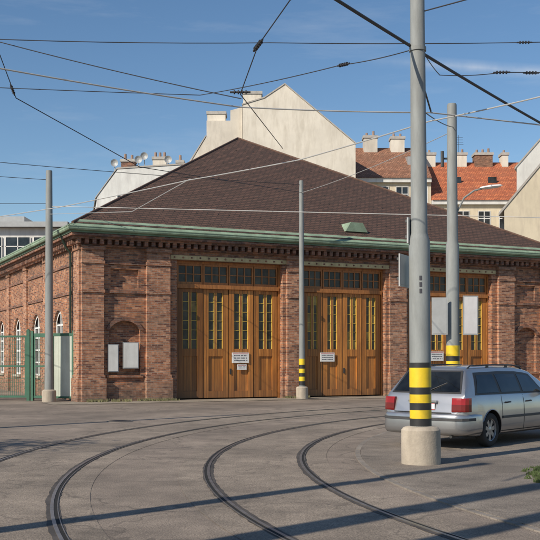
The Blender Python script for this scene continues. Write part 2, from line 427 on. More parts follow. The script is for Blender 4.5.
cm.obj('cornice',BRICK_DARK,D)
E=.42; zr=6.66; ze=13.35; hx=W/2
rm=MB()
v=[(-E,-E,zr),(W+E,-E,zr),(W+E,L+E,zr),(-E,L+E,zr),(hx,hx,ze),(hx,L-hx,ze)]
rm.add(v,[(0,1,4),(2,3,5)],0); rm.add(v,[(1,2,5,4),(3,0,4,5)],1); rm.add(v,[(0,3,2,1)],0)
RF=rm.obj('roof',[ROOF_X,ROOF_Y],D)
hm=MB()
for a,b in(((-E,-E,zr),(hx,hx,ze)),((W+E,-E,zr),(hx,hx,ze)),((hx,hx,ze),(hx,L-hx,ze))): 
    A_=Vector(a)+Vector((0,0,.01));B_=Vector(b)+Vector((0,0,.01)); hm.tube([A_.lerp(B_,k/30) for k in range(31)],.055,8)
hm.obj('ridge_cap',mat('ridge_tiles',(.12,.066,.046),.8,.3,4),RF)
sg=MB()
for r in range(10):
    f=.05+.087*r
    z=zr+(ze-zr)*f; yy=-E+(hx+E)*f; x0=-E+(hx+E)*f+.3; x1=W+E-(hx+E)*f-.3
    n_=int((x1-x0)/.48)
    for k in range(n_):
        xx=x0+k*.48+(r%2)*.24; sg.box(xx,xx+.016,yy-.03,yy+.02,z,z+.03)
o=sg.obj('snow_guard',DARKMETAL,RF); o["kind"]="stuff"
def ring(prof,name,m):
    q=MB()
    corners=[(0,0,-1,-1),(W,0,1,-1),(W,L,1,1),(0,L,-1,1)]
    n=len(prof); vs=[]
    for cx,cy,sx,sy in corners:
        for (o_,z) in prof: vs.append((cx-o_*sx,cy-o_*sy,z))
    fs=[]
    for c in range(4):
        for k in range(n):
            a=c*n+k; b=c*n+(k+1)%n; c2=((c+1)%4)*n+(k+1)%n; d=((c+1)%4)*n+k
            fs.append((a,b,c2,d))
    q.add(vs,fs); return q.obj(name,m,D)
ring([(-.46,6.31),(-.49,6.31),(-.49,6.42),(-.46,6.42)],'fascia',COPPER2)
ring([(-.50,6.41),(-.54,6.385),(-.59,6.395),(-.62,6.44),(-.625,6.51),(-.61,6.51),(-.60,6.45),(-.575,6.42),(-.54,6.41),(-.50,6.43)],'gutter',COPPER)
ring([(-.615,6.512),(-.64,6.512),(-.64,6.535),(-.615,6.535)],'gutter_bead',COPPER)
ring([(-.40,6.62),(-.54,6.53),(-.54,6.545),(-.16,6.835),(-.11,6.80)],'eaves_flashing',COPPER)
dm=MB()
dm.tube([(-.52,1.1,6.4),(-.3,1.1,5.9),(-.12,1.1,5.7),(-.12,1.1,.2)],.045,8)
dm.obj('downpipe',COPPER2,D)
vm=MB(); vm.prism([(11.6,7.1),(12.7,7.1),(12.45,7.5),(11.85,7.5)],.25,1.2,'y'); vm.obj('roof_vent',COPPER,RF)
def door_set(a,b,tones,gy):
    dd=bpy.data.objects.new('door',None); COL.objects.link(dd); dd.parent=D
    fr=MB(); Y=.10
    fr.box(a,a+.08,Y+.14,Y+.34,0,DT-.002); fr.box(b-.08,b,Y+.14,Y+.34,0,DT-.002); fr.box(a+.08,b-.08,Y+.14,Y+.34,DT-.1,DT-.002)
    fr.box(a+.08,b-.08,Y+.08,Y+.34,4.42,4.58)
    fr.obj('door_frame',WOODF,dd)
    n=4; x0=a+.09; w=(b-a-.18)/n
    for j in range(n):
        l0=x0+j*w+.012; l1=x0+(j+1)*w-.012
        lf=MB()
        st=.23
        yo=Y+.02*(j%2)
        lf.box(l0,l0+st,.165+yo,.27+yo,.05,4.41); lf.box(l1-st,l1,.165+yo,.27+yo,.05,4.41)
        for z0,z1 in((.05,.32),(1.72,2.02),(4.27,4.41)): lf.box(l0+st,l1-st,.17+yo,.268+yo,z0,z1)
        lf.box(l0+st,l1-st,.215+yo,.25+yo,.32,1.72)
        lf.obj('door_leaf',WOODS[tones[j]],dd)
        gl=MB()
        c=(l0+l1)/2
        zs=[2.02+2.25*k/6 for k in range(7)]
        for (pa,pb) in((l0+st,c),(c,l1-st)):
            for k in range(6):
                gl.add([(pa,.228+yo,zs[k]),(pb,.228+yo,zs[k]),(pb,.228+yo,zs[k+1]),(pa,.228+yo,zs[k+1])],[(0,1,2,3)],2 if random.random()<gy else 0)
        gl.box(c-.05,c+.05,.192+yo,.226+yo,2.02,4.27,3)
        for xx in(c-.066,c+.05,l0+st,l1-st-.017): gl.box(xx,xx+.016,.19+yo,.227+yo,2.02,4.27,1)
        for k in range(1,6):
            z=zs[k]; gl.box(l0+st,l1-st,.20+yo,.224+yo,z-.007,z+.007,1)
        gl.obj('window',[GLASS_OLD,OCHRE,GLASS_Y,WOODF],dd)
        tr=MB()
        t0,t1=l0+.06,l1-.06; yo=Y
        tr.box(l0,t0,.17+yo,.3+yo,4.582,5.398,2);tr.box(t1,l1,.17+yo,.3+yo,4.582,5.398,2)
        tr.box(t0,t1,.17+yo,.3+yo,4.582,4.68,2);tr.box(t0,t1,.17+yo,.3+yo,5.32,5.398,2)
        tr.box(t0,t1,.225+yo,.24+yo,4.68,5.32,0)
        for k in(1,2):
            xx=t0+(t1-t0)*k/3; tr.box(xx-.02,xx+.02,.19+yo,.223+yo,4.68,5.32,2)
        tr.box(t0,t1,.197+yo,.224+yo,4.98,5.01,2)
        tr.obj('transom_window',[GLASS_OLD,OCHRE,WOODF],dd)
        if j==2:
            h=MB(); h.box(l0+.03,l0+.09,.13+Y,.164+Y,1.0,1.22); h.obj('handle',DARKMETAL,dd)
for (a,b),tn,gy in zip(ops,((0,1,2,3),(1,3,2,3),(1,2,3,1)),(.10,.35,.45)): door_set(a,b,tn,gy)  # leaf tones vary; left leaves darker, with shade put into the colour
def letter_rows(mb,x0,x1,z0,z1,y,rows,mi):
    h=(z1-z0)/rows
    for r in range(rows):
        x=x0+random.uniform(0,.03)
        while x<x1-.03:
            w=random.uniform(.012,.03); mb.box(x,x+w,y-.004,y,z0+h*r+h*.3,z0+h*r+h*.7,mi); x+=w+.016
            if random.random()<.15: x+=.03
def doorsign(x,z,w,h,rows,lab):
    s=MB(); s.box(x,x+w,.22,.245,z,z+h,0)
    letter_rows(s,x+.06,x+w-.06,z+.05,z+h-.07,.22,rows,1)
    s.box(x+.03,x+w-.03,.216,.2195,z+h-.055,z+h-.04,2)
    o=s.obj('notice_sign',[WHITE,INK,REDINK]); o.location=D.location; o.rotation_euler=D.rotation_euler
    tag(o,lab,'sign','notices on the depot')
doorsign(6.28,1.45,.74,.42,3,'white notice with lettering fixed to wooden depot door')
doorsign(6.5,1.17,.42,.22,2,'small white notice on wooden depot door')
doorsign(10.35,1.5,.68,.38,3,'white notice with lettering fixed to wooden depot door')
doorsign(15.95,1.52,.72,.42,3,'white notice with lettering fixed to wooden depot door')
BOARDM=mat('white_board',(.70,.69,.65),.7,.1,2.5,stain=(.54,.52,.48))
def board(x,z,w,h,y,lab):
    s=MB(); s.box(x,x+w,y,y+.06,z,z+h,1); s.box(x+.03,x+w-.03,y-.01,y-.001,z+.03,z+h-.03,0)
    o=s.obj('notice_board',[BOARDM,GREYSHEET]); o.location=D.location; o.rotation_euler=D.rotation_euler; tag(o,lab,'sign')
board(1.02,1.12,.42,1.05,-.09,'narrow blank grey panel mounted on brick wall')
board(1.62,1.25,.62,1.0,-.09,'blank white panel mounted on brick wall under arch')
am=MB(); am.add([(-1.5,-2.0,.012),(W+1,-2.0,.012),(W+1,.0,.012),(-1.5,.0,.012)],[(0,1,2,3)])
o=am.obj('forecourt',APRON,fix=False); o.location=D.location; o.rotation_euler=D.rotation_euler; structure(o)
wm=MB(); Mx=Matrix.Rotation(math.radians(25.6),4,'Z')
def tuft(mb,x,y,z,h,n,r):
    for _ in range(n):
        a=random.uniform(0,6.28); rr=random.uniform(0,r); bx=x+rr*math.cos(a); by=y+rr*math.sin(a)
        hh=h*random.uniform(.4,1); b=random.uniform(0,6.28); lx=.4*hh*math.cos(b); ly=.4*hh*math.sin(b); ww=.012+.01*random.random()
        mb.add([(bx-ww,by,z),(bx+ww,by,z),(bx+lx,by+ly,z+hh)],[(0,1,2)])
for _ in range(130):
    x=random.choice([random.uniform(0,3.6),random.uniform(0,3.6),random.uniform(8.4,9.4),random.uniform(13.4,14.6)])
    p=Mx@Vector((x,-.32-abs(random.gauss(0,.25)),0))+D.location
    tuft(wm,p.x,p.y,.01,.13,12,.12)
o=wm.obj('weeds',WEED,fix=False); o["kind"]="stuff"; tag(o,'dry weeds along the foot of the brick wall','weeds')
gm=MB()
for _ in range(3600):
    x=random.uniform(3.0,7);y=random.uniform(10.3,15.6)
    if ((x-5.55)/2.05)**2+((y-12.9)/2.3)**2<1+random.uniform(-.2,.1): tuft(gm,x,y,IS,.055,6,.06)
o=gm.obj('grass',GRASS,fix=False); o["kind"]="stuff"; tag(o,'small patch of worn grass on the pavement','grass')

# ------------------------------------------------------------------ yard fence and gate
F=thing('metal_fence','tall dark green mesh fence beside the brick depot','fence',(-9.35,37.55,0),math.radians(176))
def mesh_panel(x0,x1,par,nm):
    f=MB()
    for z in(.12,1.3,2.45): f.box(x0,x1,-.025,.025,z,z+.07)
    f.box(x0,x0+.06,-.024,.024,.12,2.5); f.box(x1-.06,x1,-.024,.024,.12,2.5)
    n_=int((x1-x0)/.08)
    for j in range(n_+1):
        xx=x0+j*(x1-x0)/n_; f.cyl((xx,-.03,.15),(xx,-.03,2.5),.009,n=4); 
    for j in range(14): f.cyl((x0,-.038,.2+j*.165),(x1,-.038,.2+j*.165),.007,n=4)
    f.obj(nm,GREEN,par)
for k in range(4):
    f=MB(); x=k*2.2; f.box(x-.06,x+.06,-.06,.06,0,2.7); f.prism([(x-.07,2.7),(x+.07,2.7),(x,2.78)],-.07,.07,'y'); f.obj('fence_post',GREEN,F)
for k in range(3): mesh_panel(k*2.2+.07,k*2.2+2.13,F,'fence_panel')
G=thing('yard_gate','green framed gate with one pale green sheet panel','gate',(-7.48,37.17,0),math.radians(168))
f=MB(); f.box(0,.09,-.06,.06,0,2.7); f.box(1.7,1.8,-.06,.06,0,2.7); f.box(.09,1.7,-.03,.03,2.5,2.6); f.box(.09,1.7,-.03,.03,.1,.18); f.box(.86,.95,-.035,.035,.18,2.5); f.obj('gate_frame',GREEN,G)
f=MB(); a,b=.09,.86; f.box(a,b,-.012,.012,.18,2.5)
k=a+.05
while k<b-.05: f.box(k,k+.03,.012,.018,.2,2.46); f.box(k,k+.03,-.018,-.012,.2,2.46); k+=.18
f.obj('gate_panel',PALEGREEN,G)
mesh_panel(.96,1.69,G,'gate_mesh')

# ------------------------------------------------------------------ poles
def pole(loc,H,r0,r1,label,base=(.30,.58),bands=None,lean=0,step=None):
    P=thing('tram_line_pole',label,'pole',loc,group='poles carrying the overhead tram wires')
    P.rotation_euler=(0,-lean,0)
    q=MB()
    if step:
        zs,rs=step
        pf=[(0,0),(r0,0),(r0*.985,zs-.06),(r0*.9,zs-.02),(rs+.012,zs+.02),(rs,zs+.06),(r1,H),(r1*.9,H+.03),(0,H+.05)]
    else: pf=[(0,0.0),(r0,0.0),(r0+(r1-r0)*.5,H*.5),(r1,H),(r1*.9,H+.03),(0,H+.05)]
    q.lathe(pf,n=28); q.obj('pole_shaft',POLE,P,smooth=40)
    if base:
        R,h=base; q=MB(); q.lathe([(0,-.1),(R,-.1),(R+.004,h*.5),(R,h-.05),(R-.03,h-.012),(R-.06,h),(r0+.002,h+.01)],n=32); q.obj('concrete_base',CONCRETE,P,smooth=35)
    if bands:
        q=MB()
        for (a,b,mi) in bands:
            ra=(r0 if step else r0+(r1-r0)*a/H)+.003; rb=(r0 if step else r0+(r1-r0)*b/H)+.003
            q.cyl((0,0,a),(0,0,b),ra,rb,28,mi)
        q.obj('warning_stripes',[YELLOW,BLACK],P,smooth=40)
    return P
B1=[(.60,.72,1),(.72,.84,0),(.84,.93,1),(.93,1.06,0),(1.06,1.15,1),(1.15,1.30,0),(1.30,1.38,1),(1.38,1.60,0)]
P1=pole((2.335,15.0,IS),9.2,.165,.10,'grey steel tram line pole with yellow and black stripes',(.30,.57),
     [(.585,.70,1),(.70,.83,0),(.83,.94,1),(.94,1.07,0),(1.07,1.18,1),(1.18,1.48,0),(1.48,1.56,1)],lean=.008,step=(3.5,.128))
P2=pole((4.72,25.0,IS),8.15,.17,.12,'grey steel pole with street lamp behind parked car',(.3,.5),
     [(.6,.75,1),(.75,.9,0),(.9,1.05,1),(1.05,1.2,0),(1.2,1.35,1),(1.35,1.55,0),(1.55,1.68,1),(1.68,1.95,0)],lean=.004,step=(4.6,.14))
P3=pole((1.29,39.0,0),8.75,.125,.085,'slim grey pole with striped foot before the depot doors',(.24,.5),
     [(.55,.72,1),(.72,.9,0),(.9,1.05,1),(1.05,1.22,0),(1.22,1.38,1),(1.38,1.62,0)],lean=.004)
P4=pole((-8.37,36.75,0),8.72,.17,.12,'weathered grey tram line pole beside green fence',(.26,.45),None)
P5=pole((-6.5,5.5,0),9.2,.17,.12,'unseen grey steel tram line pole added for its road shadow',(.3,.56),B1)  # out of view, added for its shadow strip; also ends a wire
P6=pole((-10.5,19.0,0),9.2,.15,.10,'grey steel tram line pole across the road',(.3,.56),B1)
P7=pole((12.5,20.5,IS),9.2,.15,.10,'grey steel tram line pole on the pavement',(.3,.56),B1)
P8=pole((-5.7,3.55,0),10.5,.26,.19,'unseen stout grey mast added for a broad road shadow',(.36,.56),B1)  # out of view, made stout to throw a broad shadow band
P9=pole((-4.7,2.75,0),9.6,.20,.15,'unseen grey steel tram line pole added for its road shadow',(.3,.56),B1)  # out of view, added to throw one more shadow band over the tarmac
q=MB(); q.lathe([(.105,-.03),(.132,-.03),(.132,.03),(.105,.03)],(0,0,6.4),n=20); q.obj('clamp',POLE,P1,smooth=30)
# small dark stencil plate marks on the shaft
q=MB()
for k in range(3):
    z=2.62+.10*k; a0=-math.pi/2-.05
    pts=[(math.cos(a0+d)*.1655,math.sin(a0+d)*.1655) for d in(-.12,-.04,.04,.12)]
    for i in range(3): q.add([(pts[i][0],pts[i][1],z),(pts[i+1][0],pts[i+1][1],z),(pts[i+1][0],pts[i+1][1],z+.07),(pts[i][0],pts[i][1],z+.07)],[(0,1,2,3)])
o=q.obj('stencil_mark',INK,P1,fix=False); o["kind"]="stuff"
q=MB(); q.cyl((-.26,-.05,6.55),(-.26,-.05,6.95),.045,n=10); q.box(-.26,-.1,-.03,.03,6.75,6.79); q.obj('bracket',DARKMETAL,P2,smooth=30)
q=MB(); q.tube([(.1,0,5.35),(.3,-.02,5.75),(.55,-.05,5.93),(.75,-.07,5.98)],.025,8); q.obj('lamp_arm',POLE,P2)
q=MB(); q.lathe([(0,-.06),(.08,-.05),(.12,0),(.10,.05),(0,.08)],(0,0,0),n=16)
o=q.obj('lamp_head',WHITE,P2,smooth=50); o.scale=(2.6,.9,.7); o.location=(.98,-.08,6.02); o.rotation_euler=(0,-.12,0)
def psign(loc,w,h,rz,mats,label):
    T=thing('sign_panel',label,'sign',loc,rz)
    q=MB(); q.box(-w/2,w/2,-.012,.012,-h/2,h/2); q.obj('panel',mats[0],T)
    q=MB(); q.box(-w/2+.03,w/2-.03,-.016,-.0125,-h/2+.03,h/2-.03); q.obj('sign_face',mats[1],T)
    for k in(-.3,.3):
        q=MB(); q.box(-w/2,w/2,.013,.04,h*k,h*k+.04); q.obj('bracket',DARKMETAL,T)
    return T
LILAC=mat('faded_sign_face',(.62,.61,.61),.6,.08,2.5,stain=(.5,.48,.48))
psign((5.12,24.76,IS+2.72),.40,1.0,math.radians(8),(GREYSHEET,LILAC),'faded white rectangular sign clamped to grey pole')
psign((4.33,24.76,IS+2.70),.40,.95,math.radians(-6),(GREYSHEET,GREYSHEET),'plain grey rectangular sign clamped to grey pole')
psign((2.08,15.05,3.0),.46,.50,math.radians(64),(GREYSHEET,GREYSHEET),'grey metal sign on pole seen nearly edge on')
psign((2.17,15.05,3.62),.26,.40,math.radians(66),(GREYSHEET,GREYSHEET),'small grey metal sign on pole seen edge on')

# ------------------------------------------------------------------ unseen tree added to shade the road edge
TR=thing('unseen_shade_tree','unseen leafy young tree added to shade the road','tree',(-12.2,11.6,0))
q=MB(); q.tube([(0,0,-.1),(.03,0,1.2),(0,.05,2.6),(.08,0,4.2),(.05,.05,5.8)],[.16,.13,.11,.08,.03],10)
ends=[]
for k in range(9):
    a=k*2.4; z=2.5+.35*k; r=1.6-.09*k
    e=(r*math.cos(a),r*math.sin(a),z+1.1); ends.append(e); q.tube([(.03,.02,z),(e[0]*.5,e[1]*.5,z+.7),e],[.06,.04,.015],6)
ends.append((0,0,6.2))
q.obj('trunk',BARK,TR)
q=MB()
for e in ends:
    for _ in range(260):
        d=Vector((random.gauss(0,.5),random.gauss(0,.5),random.gauss(0,.4)))+Vector(e)
        a=Vector((random.uniform(-1,1),random.uniform(-1,1),random.uniform(-1,1))).normalized()*.09; b=a.orthogonal().normalized()*.05
        q.add([d-a,d+b,d+a,d-b],[(0,1,2,3)])
q.obj('crown',LEAF,TR,fix=False)

# ------------------------------------------------------------------ overhead wires
def wire(pts,r,m,label,sag=.0,ins=None,cat='overhead wire'):
    P=[]
    pts=[Vector(p) for p in pts]
    for a,b in zip(pts[:-1],pts[1:]):
        for k in range(12):
            t=k/12; p=a.lerp(b,t); p.z-=sag*4*t*(1-t); P.append(p)
    P.append(pts[-1])
    q=MB(); q.tube(P,r,6); o=q.obj('overhead_wire',m); tag(o,label,cat,'overhead tram wires')
    if ins:
        for (c,d) in ins:
            z=MB()
            c=Vector(c); d=Vector(d).normalized()
            z.cyl(c-d*.16,c+d*.16,.016,n=8)
            for s in(-.09,-.03,.03,.09): z.cyl(c+d*(s-.01),c+d*(s+.01),.032,n=10)
            z.obj('insulator',WIRE_D,o,smooth=30)
    return o
wire([(-3.8,6.2,6.5),(.88,13.1,6.5),(5.57,20,6.5),(12.5,30.2,6.5)],.024,WIRE_D,'thick black feeder cable crossing above the street',.03)
wire([(-10.5,10.5,5.85),(-3.87,13.9,5.8),(-.49,15.85,5.75),(2.7,16.4,5.8),(12.3,20.5,5.9)],.012,WIRE_L,'pale contact wire above the curved tram track',.02)
wire([(-14,33.5,5.85),(-5.9,26.8,5.8),(-1.86,22.6,5.8),(.63,20.3,5.8),(2.8,17,5.8),(4.3,15.4,5.8),(8,9,5.8)],.012,WIRE_L,'pale contact wire above the curved tram track',.01)
wire([(-8.37,36.75,7.4),(10.2,30,5.95)],.014,WIRE_L,'pale span wire stretched between poles',.0)
wire([(-8.37,36.75,7.1),(-4.2,29.5,6.1),(-1.86,22.6,5.82)],.010,WIRE_L,'pale span wire from grey pole',.0)
wire([(-10.4,19.2,8.25),(0,20,8.15),(12.4,20.5,8.6)],.009,WIRE_D,'dark span wire high above the street',.12,[((5.3,20.21,8.225),(1,.03,.03))])
wire([(2.5,6,5.2),(.25,12,6.08),(-.16,13,5.84),(-.46,15,5.73),(.29,22,6.4)],.008,WIRE_D,'dark hanger wire with insulator',.0,[((-.16,13,5.84),(-.41,1,-.2)),((-.46,15,5.76),(1,0,0))])
wire([(-10.4,18.9,8.2),(-4.45,16,6.86),(-.46,15.6,5.82)],.008,WIRE_D,'thin dark pull-off wire above the street',.03)
wire([(-10.4,19,7.2),(-1.44,20,7.07),(1.2,16.6,6.66),(2.3,15,6.45)],.008,WIRE_D,'thin dark span wire with insulator',.03,[((1.25,16.5,6.64),(.56,-.8,-.1))])
wire([(-6.4,5.6,9.1),(-5.57,20,7.9),(-5.5,21,7.28),(-3.35,25,6.57),(1.29,39.0,8.3)],.010,WIRE_D,'thin dark pull-off wire with insulator',.0,[((-5.52,20.8,7.4),(.07,1,-.6))])
wire([(-14,32,8.6),(1.29,39.0,8.62)],.011,WIRE_D,'thin dark span wire reaching the slim pole',.1)
wire([(-16,34,8.6),(-8.37,36.75,8.4)],.011,WIRE_D,'thin dark span wire reaching the fence pole',.05)
wire([(-16,34.5,7.3),(-8.37,36.75,7.5)],.011,WIRE_D,'thin dark span wire reaching the fence pole',.05)
wire([(2.33,15,6.45),(3.15,18,6.9),(4.3,18,6.95),(12.4,20.5,7.8)],.008,WIRE_D,'thin dark span wire with insulators',.03,[((4.3,18,6.95),(1,.1,.05)),((4.9,18.2,7.0),(1,.2,.06))])
wire([(2.33,15,6.0),(2.72,16.4,5.82)],.015,WIRE_D,'short steady arm from the pole',.0)
wire([(2.33,15,5.5),(4.72,25,7.6)],.009,WIRE_D,'thin dark wire between two poles',.05)
wire([(1.29,39.0,8.3),(4.72,25,7.5)],.010,WIRE_L,'thin span wire between two poles',.1)
wire([(2.33,15,7.0),(8,12,7.6)],.010,WIRE_D,'thin dark stay wire from the pole',.0)

# ------------------------------------------------------------------ background houses
def win(mb,x,z,w,h,y):
    mb.box(x-w/2-.1,x+w/2+.1,y-.08,y-.002,z-.14,z-.001,0)
    mb.box(x-w/2,x+w/2,y-.02,y-.001,z,z+h,1)
    for a in(-w/2,-.03,w/2-.06): mb.box(x+a,x+a+.06,y-.05,y-.021,z,z+h,0)
    for a in(0,h*.62,h-.06): mb.box(x-w/2,x+w/2,y-.055,y-.0205,z+a,z+a+.06,0)
def chim(parent,x0,x1,y0,y1,z0,z1,m,pots=2):
    q=MB(); q.box(x0,x1,y0,y1,z0,z1-.25,0); q.box(x0-.08,x1+.08,y0-.08,y1+.08,z1-.25,z1,1)
    for k in range(pots):
        xx=x0+(k+.5)*(x1-x0)/pots; q.cyl((xx,(y0+y1)/2,z1),(xx,(y0+y1)/2,z1+random.uniform(.3,.55)),.13,.11,10,2)
    q.obj('chimney',[m,CHIMNEY_CAP,CLAY],parent)
def gable(poly,ridgepts,y0,y1,wm_,label,sh=0,group=None,th=.14):
    T=thing('apartment_house',label,'building',(0,0,0),group=group)
    q=MB(); q.prism(poly,y0,y1,'y',sh=sh); q.obj('wall',wm_,T)
    up=[(x,z+.02) for x,z in ridgepts]; top=[(x,z+th) for x,z in ridgepts]
    q=MB(); q.prism(up+top[::-1],y0-.06,y1+.1,'y',sh=sh); R=q.obj('roof',EDGE,T)
    return T,R
H1,R1=gable([(-2.4,0),(7.5,0),(7.5,20.4),(1.3,25.6),(-.5,24.4),(-2.4,23.8)],[(-2.45,23.8),(-.5,24.4),(1.3,25.6),(7.55,20.37)],85,100,PLASTER,'tall apartment house with blank weathered plaster firewall gable')
chim(R1,-2.35,-.75,85.05,86.7,23.6,25.05,PLASTER,pots=0)
T=thing('apartment_house','stepped grey plaster firewall of an older apartment house','building',(0,0,0))
q=MB(); q.prism([(-7.4,0),(-2.45,0),(-2.45,23.8),(-3.5,23.5),(-3.5,22.6),(-5.6,22.6),(-5.6,21.2),(-7.4,18.3)],85.6,100,'y'); q.obj('wall',PLASTER_G,T)
q=MB(); q.prism([(-7.5,18.25),(-7.5,18.4),(-5.65,21.35),(-5.65,21.22),(-7.4,18.32)],85.55,100.1,'y'); R1b=q.obj('roof',EDGE,T)
chim(R1b,-5.55,-3.95,85.9,87.4,22.61,23.5,PLASTER,pots=0)
def rowhouse(x0,x1,y0,ze,zrr,dep,wallm,roofm,label,cols,zw,wh=1.9):
    T=thing('apartment_house',label,'building',(0,0,0),group='apartment houses behind the depot')
    q=MB(); q.box(x0,x1,y0,y0+dep,0,ze); q.obj('wall',wallm,T)
    q=MB(); q.box(x0-.001,x1+.001,y0-.35,y0-.003,ze-.35,ze+.02); q.obj('eaves',PLASTER_W,T)
    q=MB(); q.prism([(y0-.5,ze+.025),(y0+dep/2,zrr),(y0+dep+.5,ze+.025)],x0,x1,'x'); RR=q.obj('roof',roofm,T)
    for zz in zw:
        for c in range(cols):
            xx=x0+(c+.5)*(x1-x0)/cols
            w=MB(); win(w,xx,zz,1.15,wh,y0); w.obj('window',[WHITE,GLASS],T)
    return T,RR
T,RR=rowhouse(7.6,14.6,88,17.9,22.0,12,PLASTER_Y,TILE_BROWN,'cream apartment house with old brown tiled roof',4,(15.3,11.9,8.5))
chim(RR,9.0,10.3,93,94.2,21,23.0,PLASTER_G,pots=2); chim(RR,11.6,12.9,93,94.2,21,22.9,PLASTER,pots=2)
q=MB(); q.prism([(90.2,19.2),(90.2,20.4),(92.2,20.7),(92.2,20.6)],12.8,14.0,'x'); q.obj('dormer',GREYSHEET,RR)
T,RR=rowhouse(14.65,24.2,88,15.9,20.6,12,PLASTER_Y,TILE_RED,'cream apartment house with bright red tiled roof',5,(13.1,9.8,6.5))
for a,b,m,p in((14.9,15.9,PLASTER,1),(17.6,18.9,PLASTER,2),(19.7,21.4,BRICK_P,3),(22.3,22.9,PLASTER,1)): chim(RR,a,b,93.2,94.4,19,21.4,m,pots=p)
for xx in(17,20.3): 
    q=MB(); q.box(xx,xx+.8,90.3,90.4,17.95,18.5); q.obj('skylight',GLASS,RR)
q=MB(); q.cyl((18.2,93.8,21.4),(18.2,93.8,23.2),.03,n=6)
for k in range(4): q.cyl((17.7+.02*k,93.8,22.3+.22*k),(18.7-.02*k,93.8,22.3+.22*k),.02,n=5)
q.obj('antenna',DARKMETAL,RR)
T,R_a=gable([(15.7,0),(30,0),(30,21),(23.4,20.8),(15.7,11.6)],[(15.3,11.15),(23.4,20.85),(30.4,21.0)],65,72,PLASTER_Y,'cream plaster house with long sloping gable edge',sh=3.2,th=.22)
T,R_b=gable([(20.6,0),(36,0),(36,21),(26.0,23.8),(20.6,17.6)],[(20.4,17.35),(26.0,23.8),(36.2,21.0)],81,86,PLASTER_W,'pale grey apartment house with sloping firewall top',sh=2.2,th=.2)
T,RR=gable([(-15.0,0),(-4,0),(-4,18.6),(-13.2,18.0),(-15.0,15.6)],[(-15.15,15.4),(-13.25,18.0),(-4,18.6)],84,96,PLASTER_W,'white house with chimneys and satellite dishes',sh=-2.5)
chim(RR,-13.2,-12.0,86,87,18,19.3,BRICK_DARK,pots=2); chim(RR,-10.4,-9.2,86,87,18.1,19.5,PLASTER,pots=3); chim(RR,-8.3,-7.7,86,87,18.1,19.2,PLASTER_G,pots=1)
for xx,zz in((-11.5,19.0),(-11.0,19.3),(-8.9,19.0),(-13.6,18.7)):
    q=MB(); q.cyl((xx,85,18),(xx,85,zz+.1),.04,n=8); q.lathe([(0,.14),(.18,.1),(.33,0)],(xx,84.75,zz),'y',n=18); q.obj('satellite_dish',GREYSHEET,RR)
q=MB(); q.box(-13.2,-12.0,83.93,83.998,13.9,15.7,1); q.box(-13.25,-13.2,83.9,83.997,13.8,15.8,0); q.box(-12.0,-11.95,83.9,83.997,13.8,15.8,0); q.obj('window',[WHITE,GLASS],T)
T=thing('office_building','pale grey modern building with dark ribbon windows','building',(0,0,0))
q=MB(); q.box(-60,-15.2,72,82,0,11.3); q.obj('wall',PLASTER_W,T)
q=MB(); q.box(-60.5,-14.9,71.4,82.4,11.32,11.7); q.box(-32,-19,75,81,11.7,12.6); q.obj('roof',GREYSHEET,T)
for zz in(8.7,5.6,2.5):
    for k in range(16):
        xx=-16.6-k*2.1; w=MB(); w.box(xx-.95,xx+.95,71.95,71.998,zz,zz+1.9,1)
        for a in(-.95,-.03,.89): w.box(xx+a,xx+a+.06,71.9,71.949,zz,zz+1.9,0)
        w.box(xx-.95,xx+.95,71.9,71.948,zz+1.2,zz+1.26,0)
        w.obj('window',[WHITE,GLASS],T)

# ------------------------------------------------------------------ car
ST=[
(0.00,.36,.64,.58,.62,.62),(.025,.30,.735,.62,.715,.68),(.055,.27,.80,.70,.78,.80),(.09,.26,.838,.84,.81,.92),(.125,.25,.852,.93,.82,.985),
(.27,.23,.868,.945,.825,1.17),(.46,.21,.877,.95,.83,1.415),(.52,.20,.878,.95,.83,1.45),(.68,.20,.88,.95,.83,1.468),(1.6,.19,.885,.945,.835,1.487),(2.3,.19,.885,.94,.835,1.478),
(2.7,.19,.885,.94,.835,1.445),(2.95,.19,.882,.94,.83,1.395),(3.25,.19,.88,.94,.825,1.225),(3.6,.19,.875,.94,.81,1.005),(3.72,.2,.873,.93,.80,.975),(4.1,.2,.865,.88,.78,.93),
(4.4,.22,.84,.80,.75,.85),(4.56,.25,.79,.70,.70,.76),(4.65,.3,.70,.6,.62,.66),(4.69,.36,.58,.5,.55,.54)]
def sp(x):
    for a,b in zip(ST[:-1],ST[1:]):
        if x<=b[0]+1e-9:
            t=(x-a[0])/(b[0]-a[0]); return [a[i]+(b[i]-a[i])*t for i in range(6)]
    return list(ST[-1])
def prof_at(x):
    _,zb,w,be,wb,ro=sp(x)
    h=max(0,min(1,(ro-be)/.5)); wr=(wb-.03)*(1-h)+.60*h
    k4=min(.56,zb+(be-zb)*.45); k5=min(.75,zb+(be-zb)*.75)
    P=[(0,zb),(.7*w,zb),(w-.06,zb+.02),(w-.025,zb+.07),(w-.008,zb+.6*(k4-zb)),(w,k4),(w-.008,k5),(wb+.014,be-.03),(wb,be)]
    zt=ro-.075*h-.01
    for t,bo in((.33,.012),(.66,.014)): P.append((wb+(wr+.035-wb)*t+bo*h,be+(zt-be)*t))
    P+=[(wr+.035,zt),(wr+.012,ro-.04*h-.008),(wr-.03,ro-.018*h-.006),(wr-.12,ro-.004),(wr*.5,ro+.008),(0,ro+.012)]
    return P
def side_pt(x,v):
    P=prof_at(x)[8:12]; t=v*3; i=min(2,int(t)); t-=i
    return P[i][0]+(P[i+1][0]-P[i][0])*t, P[i][1]+(P[i+1][1]-P[i][1])*t
def side_y(x,z):
    P=prof_at(x)[2:9]
    for a,b in zip(P[:-1],P[1:]):
        if a[1]<=z<=b[1]+1e-6: return a[0]+(b[0]-a[0])*(z-a[1])/max(1e-6,b[1]-a[1])
    return P[-1][0] if z>P[-1][1] else P[0][0]
